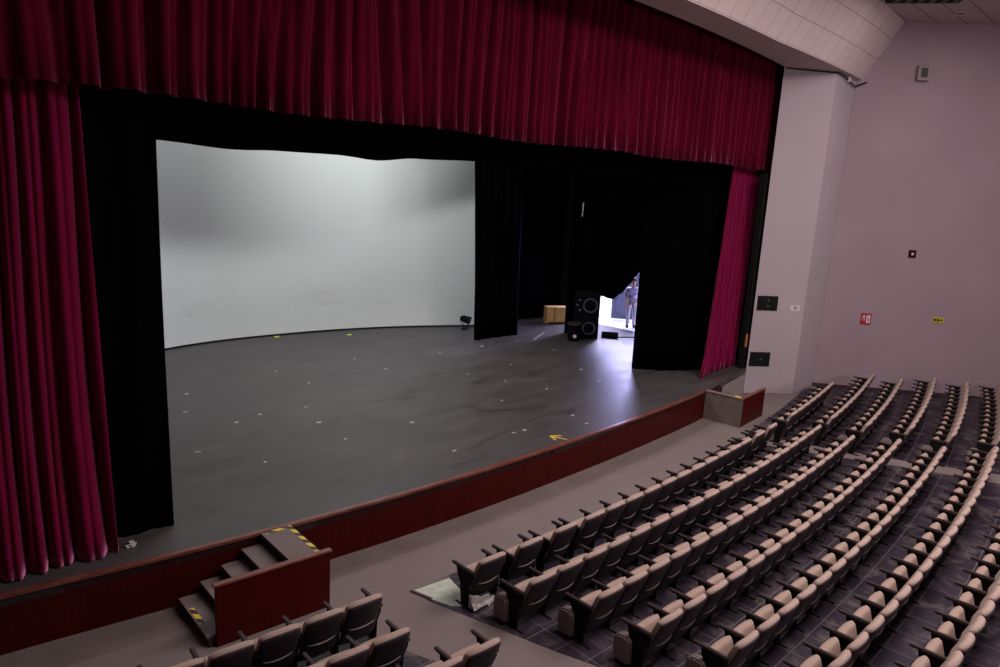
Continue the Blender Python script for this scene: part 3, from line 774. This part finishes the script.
for k in range(6): box(bm, -.24, .24, -.78+.27*k, -.66+.27*k, -.115, -.10)
finish('vent_slats', bm, M['ink'], w)
bm = bmesh.new(); disc(bm, (23.44, 5.9, ZC-.03), (0, 0, 1), .17, .03, 24, .11); w = finish('ceiling_downlight', bm, M['soffit']); tag(w, 'small round unlit downlight in the ceiling near the right wall', 'ceiling light')
bm = bmesh.new(); disc(bm, (23.44, 5.9, ZC-.015), (0, 0, 1), .11, .012, 24); finish('downlight_lens', bm, M['arm'], w)

# ------------------------------------------------------------------ things on the stage
SZ = .752
marks = [(6.56, 15.7), (9.1, 16.35), (9.2, 14.98), (11.54, 15.03), (11.48, 16.37), (13.97, 15.64), (6.02, 14.51), (6.53, 13.3), (7.13, 13.49), (8.14, 13.39), (7.82, 12.35), (9.33, 11.23), (7.69, 11.22), (5.27, 12.22), (5.95, 11.09), (15.68, 15.62), (17.2, 15.55), (12.99, 13.39), (14.71, 13.47), (13.31, 12.36), (13.66, 11.25), (12.01, 11.22), (12.49, 9.49), (10.58, 9.5), (10.88, 9.47), (8.93, 9.48), (16.0, 11.98), (17.03, 12.52), (15.42, 10.92), (17.24, 14.04), (12.3, 8.95)]
bands = [('nearest the white backcloth', 14.9, 99), ('in the middle of the stage', 12.8, 14.9), ('in the front half of the stage', 10.8, 12.8), ('along the front edge of the stage', 0, 10.8)]
rs = random.Random(9)
for nm, lo, hi in bands:
    sel = sorted([p for p in marks if lo <= p[1] < hi])
    for i, (x, y) in enumerate(sel):
        bm = bmesh.new(); a = rs.uniform(-.4, .4); L = rs.uniform(.03, .065); W = .014
        mt = Matrix.Rotation(a, 4, 'Z')
        box(bm, -L, L, -W, W, 0, .004, mt)
        if rs.random() < .6: box(bm, -W, W, -L*.8, L*.8, .0005, .0045, mt)
        o = finish('tape_mark', bm, M['white'], loc=(x, y, SZ)); tag(o, f'white tape mark {nm}, {ORD[i]} from the left', 'tape mark', 'white tape marks on the stage floor')
for (x, y), lab in (((11.11, 19.92), 'left of two lime tape marks at the foot of the white backcloth'), ((13.14, 19.05), 'right of two lime tape marks near the foot of the white backcloth')):
    bm = bmesh.new(); box(bm, -.08, .08, -.025, .025, 0, .02); box(bm, -.025, .025, -.06, .06, .0, .021); o = finish('lime_tape_mark', bm, M['lime'], loc=(x, y, SZ)); tag(o, lab, 'tape mark', 'lime tape marks')
# yellow arrow of tape near the stage lip
bm = bmesh.new(); mt = Matrix.Rotation(math.radians(108), 4, 'Z')
box(bm, -.30, .22, -.028, .028, 0, .004, mt)
for s_ in (1, -1): box(bm, 0, .34, -.03, .03, .0, .0045, mt @ Matrix.Translation((.22, 0, 0)) @ Matrix.Rotation(s_*math.radians(140), 4, 'Z'))
o = finish('tape_arrow', bm, M['yellow'], loc=(11.08, 8.76, SZ)); o.scale = (.7, .7, 1); tag(o, 'yellow tape arrow on the stage floor at its front edge', 'tape mark')
bm = bmesh.new(); d = Vector((19.34-17.5, 16.14-15.2)); mt = Matrix.Rotation(math.atan2(d.y, d.x), 4, 'Z'); box(bm, -.72, .72, -.018, .018, 0, .004, mt)
o = finish('tape_line', bm, M['white'], loc=(18.42, 15.67, SZ)); tag(o, 'long white tape line on the stage floor in front of the wooden box', 'tape mark')
bm = bmesh.new(); d = Vector((.4, -1)); mt = Matrix.Rotation(math.radians(50), 4, 'Z'); box(bm, -.45, .45, -.025, .025, 0, .004, mt)
o = finish('tape_line', bm, M['white'], loc=(20.35, 13.72, SZ)); tag(o, 'short white tape line on the floor lit by the open doorway', 'tape mark')
bm = bmesh.new()
for k in range(4): box(bm, -.09+.04*k, -.02+.04*k, -.03, .03, .0, .02+.012*(k % 2), Matrix.Rotation(.5*k, 4, 'Z'))
o = finish('paper_scrap', bm, M['white'], loc=(3.2, 9.50, SZ)); tag(o, 'crumpled white scrap at the foot of the left crimson curtain', 'litter')

# wooden box
t = empty('wooden_box', 'pale chipboard box on the stage floor before the black backdrop', 'box', (20.86, 16.98, .75), math.radians(-30))
bm = bmesh.new(); box(bm, -.42, .42, -.2, .2, .06, .62); box(bm, -.42, -.36, -.2, .2, 0, .06); box(bm, .36, .42, -.2, .2, 0, .06); finish('box_body', bm, M['chipboard'], t, bevel=.006)
bm = bmesh.new(); box(bm, -.16, -.10, -.215, -.2, .06, .62); finish('batten', bm, M['brass'], t)

# two stacked loudspeakers
def loudspeaker(z, h, label, rs_, dots):
    t = empty('loudspeaker', label, 'loudspeaker', (19.83, 14.78, z), math.radians(-52), 'stacked loudspeakers')
    bm = bmesh.new(); box(bm, -.45, .40, -.3, .3, .0, h); finish('cabinet', bm, M['cab'], t, bevel=.02)
    bm = bmesh.new(); disc(bm, (0.08, -.30, h*.5), (0, -1, 0), rs_, .02, 28, rs_*.80); finish('woofer_ring', bm, M['ring'], t)
    bm = bmesh.new(); disc(bm, (0.08, -.297, h*.5), (0, -1, 0), rs_*.55, .02, 24); finish('dust_cap', bm, M['cab'], t)
    for (dx, dz) in dots:
        bm = bmesh.new(); disc(bm, (dx, -.30, h*.5+dz), (0, -1, 0), .035, .02, 12); finish('knob', bm, M['glow'], t)
    return t
loudspeaker(.75, .70, 'lower black loudspeaker of the stack beside the bright doorway', .22, [(-.25, .18), (-.3, -.05)])
loudspeaker(1.452, .85, 'upper black loudspeaker of the stack beside the bright doorway', .25, [(-.28, .16), (-.36, 0), (-.26, -.17)])
t = empty('waste_bin', 'dark bin with a pale badge standing left of the loudspeakers', 'bin', (18.95, 14.6, .75), math.radians(-45))
bm = bmesh.new(); tube(bm, [(0, 0, 0), (0, 0, .55)], [.19, .24], 20); finish('bin_body', bm, M['cab'], t)
bm = bmesh.new(); tube(bm, [(0, 0, .55), (0, 0, .60)], [.255, .25], 20); finish('bin_rim', bm, M['arm'], t)
bm = bmesh.new(); disc(bm, (0, -.20, .18), (0, -1, .1), .06, .015, 16); finish('badge', bm, M['signwhite'], t)
# stage weight wedge and cable
bm = bmesh.new(); prism_x(bm, [(-.25, 0), (.25, 0), (.2, .08), (-.05, .20), (-.2, .1)], -.28, .28); o = finish('stage_wedge', bm, M['cab'], loc=(20.5, 14.25, .752), bevel=.01); tag(o, 'low black wedge on the floor at the foot of the loudspeaker stack', 'wedge')
o.rotation_euler = (0, 0, -.9)
bm = bmesh.new(); cps = [(20.5, 14.1, .765), (20.9, 13.95, .765), (21.2, 13.75, .765), (21.4, 13.6, .765), (21.65, 13.3, .765), (21.9, 12.9, .765)]
tube(bm, smooth_poly([c[:2]+(0,) for c in cps], 0) and cps, .02, 6); o = finish('floor_cable', bm, M['cable']); tag(o, 'black cable trailing across the doorway floor', 'cable')
# floor lamp at the end of the cyclorama
t = empty('floor_spotlight', 'small black floor spotlight at the right foot of the white backcloth', 'spotlight', (17.05, 17.85, .752), math.radians(25)); t.scale = (.8, .8, .8)
bm = bmesh.new(); box(bm, -.2, .2, -.12, .12, 0, .03); finish('lamp_base', bm, M['iron'], t)
bm = bmesh.new(); tube(bm, [(-.17, 0, .02), (-.18, 0, .42)], .015); tube(bm, [(.17, 0, .02), (.18, 0, .42)], .015); finish('yoke', bm, M['iron'], t)
bm = bmesh.new(); tube(bm, [(0, .22, .46), (0, .1, .45), (0, -.16, .40), (0, -.2, .39)], [.09, .15, .16, .19], 16); finish('lamp_body', bm, M['iron'], t)
bm = bmesh.new(); tube(bm, [(0, .2, .45), (.2, .3, .40), (.3, .33, .2), (.5, .3, .02)], .012); finish('lamp_cord', bm, M['iron'], t)
# hook on a line in the wings
bm = bmesh.new(); tube(bm, [(19.44, 15.0, 5.25), (19.44, 15.0, 10.6)], .006, 6); o = finish('rigging_line', bm, M['iron']); tag(o, 'thin rigging line with a small steel hook hanging in the dark wings', 'rigging')
bm = bmesh.new(); tube(bm, [(19.44, 15.0, 5.25), (19.44, 15.0, 5.0), (19.42, 14.98, 4.85), (19.36, 14.95, 4.82), (19.33, 14.95, 4.9)], .022, 8); finish('hook', bm, M['signwhite'], o)

# ------------------------------------------------------------------ person in the doorway
def skin_mesh(name, verts, edges, radii, material, parent, root=0, sub=2):
    me = bpy.data.meshes.new(name); me.from_pydata(verts, edges, []); me.materials.append(material)
    o = link(name, me, parent); o.modifiers.new('skin', 'SKIN'); s_ = o.modifiers.new('sub', 'SUBSURF'); s_.levels = sub; s_.render_levels = sub
    for i, r in enumerate(radii):
        me.skin_vertices[0].data[i].radius = (r, r) if isinstance(r, (int, float)) else r
        me.skin_vertices[0].data[i].use_root = (i == root)
    for p in me.polygons: p.use_smooth = True
    return o
person = empty('person', 'person in a lilac plaid shirt and pale trousers standing in the bright doorway', 'person', (22.75, 14.95, .75), math.radians(130))
B = [(0, 0, .98), (0, .01, 1.18), (0, 0, 1.38), (0, .01, 1.50), (0, .03, 1.58), (0, .035, 1.68), (0, .03, 1.78)]
E_ = [(0, 1), (1, 2), (2, 3), (3, 4), (4, 5), (5, 6)]; Rr = [(.15, .11), (.14, .10), (.16, .11), (.09, .08), (.055, .055), (.085, .095), (.075, .085)]
def limb(pts, rad, at):
    b0 = len(B); B.extend(pts); Rr.extend(rad); E_.append((at, b0))
    for k in range(len(pts)-1): E_.append((b0+k, b0+k+1))
limb([(.10, 0, .90), (.105, .02, .50), (.11, -.01, .10), (.115, .09, .04), (.115, .17, .03)], [.10, .062, .045, .045, .035], 0)
limb([(-.10, 0, .90), (-.12, .05, .50), (-.13, -.03, .10), (-.135, .07, .04), (-.135, .15, .03)], [.10, .062, .045, .045, .035], 0)
limb([(.19, 0, 1.42), (.25, -.03, 1.14), (.23, .10, .93), (.22, .14, .86)], [.06, .045, .034, .036], 2)
limb([(-.19, 0, 1.42), (-.27, -.04, 1.16), (-.20, .12, 1.02), (-.15, .18, 1.00)], [.06, .045, .034, .036], 2)
for side, base in ((1, (.22, .15, .84)), (-1, (-.14, .19, 1.0))):
    at = len(B)-1 if side < 0 else len(B)-5
    for k in range(5):
        bx, by, bz = base; sp = (k-2)*.018
        if side > 0: pts = [(bx+.0+sp*.3, by+sp, bz-.04), (bx, by+sp*1.1+.01, bz-.09+abs(k-1.5)*.008)]
        else: pts = [(bx+.03, by+.02+sp*.3, bz+sp), (bx+.085-abs(k-1.5)*.008, by+.03, bz+sp)]
        limb(pts, [.010, .008], at)
skin_mesh('body', B, E_, Rr, M['skin'], person)
TV = [(0, 0, .84), (0, .01, 1.18), (0, 0, 1.40), (0, .01, 1.49), (.19, 0, 1.43), (.25, -.03, 1.15), (-.19, 0, 1.43), (-.27, -.04, 1.17)]
skin_mesh('shirt', TV, [(0, 1), (1, 2), (2, 3), (2, 4), (4, 5), (2, 6), (6, 7)], [(.19, .15), (.175, .135), (.18, .13), (.09, .085), .078, .066, .078, .066], M['plaid'], person)
LV = [(0, 0, 1.06), (.10, 0, .88), (.105, .02, .50), (.11, -.01, .10), (-.10, 0, .88), (-.12, .05, .50), (-.13, -.03, .10)]
skin_mesh('trousers', LV, [(0, 1), (1, 2), (2, 3), (0, 4), (4, 5), (5, 6)], [(.16, .125), .115, .085, .07, .115, .085, .07], M['trousers'], person)
bm = bmesh.new(); bmesh.ops.create_uvsphere(bm, u_segments=20, v_segments=12, radius=1)
for v in bm.verts: v.co = Vector((v.co.x*.093, v.co.y*.108+.005, v.co.z*.105+1.765))
bmesh.ops.delete(bm, geom=[v for v in bm.verts if v.co.y > .06 and v.co.z < 1.79 or v.co.z < 1.68], context='VERTS')
h = finish('hair', bm, M['hair'], person, smooth=True); md = h.modifiers.new('thickness', 'SOLIDIFY'); md.thickness = .012
for s_, fx in ((1, .115), (-1, -.135)):
    bm = bmesh.new(); tube(bm, [(fx, -.06, .05), (fx, .02, .06), (fx, .12, .045), (fx, .20, .035)], [.05, .058, .055, .035], 12); finish('shoe', bm, M['shoe'], person, smooth=True)
bm = bmesh.new()
tube(bm, [(0, .115, 1.70), (0, .145, 1.675), (0, .12, 1.665)], [.010, .016, .008], 8); tube(bm, [(-.03, .115, 1.63), (0, .125, 1.628), (.03, .115, 1.63)], .007, 6)
for s_ in (1, -1):
    disc(bm, (s_*.035, .112, 1.715), (0, 1, 0), .012, .006, 12); tube(bm, [(s_*.088, .03, 1.72), (s_*.10, .02, 1.69), (s_*.088, .035, 1.66)], .012, 6)
finish('face', bm, M['skin'], person, smooth=True)

# ------------------------------------------------------------------ light
def area(name, loc, target, sx, sy, power, color):
    l = bpy.data.lights.new(name, 'AREA'); l.shape = 'RECTANGLE'; l.size = sx; l.size_y = sy; l.energy = power; l.color = color
    o = bpy.data.objects.new(name, l); COL.objects.link(o); o.location = loc
    o.rotation_euler = (Vector(target)-Vector(loc)).to_track_quat('-Z', 'Y').to_euler(); return o
area('house_ceiling_light', (12, 1.5, 10.7), (12, 1.5, 0), 12, 4, 1420, (1, .88, .85))
area('house_side_light', (20.5, 4.0, 10.7), (21, 4.2, 0), 4, 3, 130, (1, .86, .88))
area('added_house_fill', (13, -6, 5.2), (21, 9, 5.0), 5, 1.2, 340, (1, .86, .92))  # fill lamp added to brighten the right wall, pillar and soffit
area('stage_work_light', (9.5, 14.0, 9.8), (9.5, 14.6, 0), 9, 4, 360, (1, .95, .97))
area('cyc_flood_light', (11, 14.2, 8.6), (12, 20, 2.4), 2.4, .35, 300, (.96, 1, .985))
area('cyc_batten_light', (12, 17.6, 9.4), (12, 20, 5.4), 10, .3, 125, (.96, 1, .985))
area('bay_daylight', (24.4, 16.2, 4.1), (23.6, 15.6, 0), 1.6, 2.4, 420, (.86, .88, 1))
area('bay_door_daylight', (24.6, 16.3, 3.0), (18.0, 11.4, .75), 1.2, 1.6, 650, (.48, .46, 1))
w = bpy.data.worlds.new('world'); scene.world = w; w.use_nodes = True
w.node_tree.nodes['Background'].inputs[0].default_value = (.02, .018, .02, 1); w.node_tree.nodes['Background'].inputs[1].default_value = .3
vs = scene.view_settings; vs.view_transform = 'Standard'; vs.look = 'None'; vs.gamma = 1.0; vs.use_curve_mapping = False; vs.exposure = 0.0
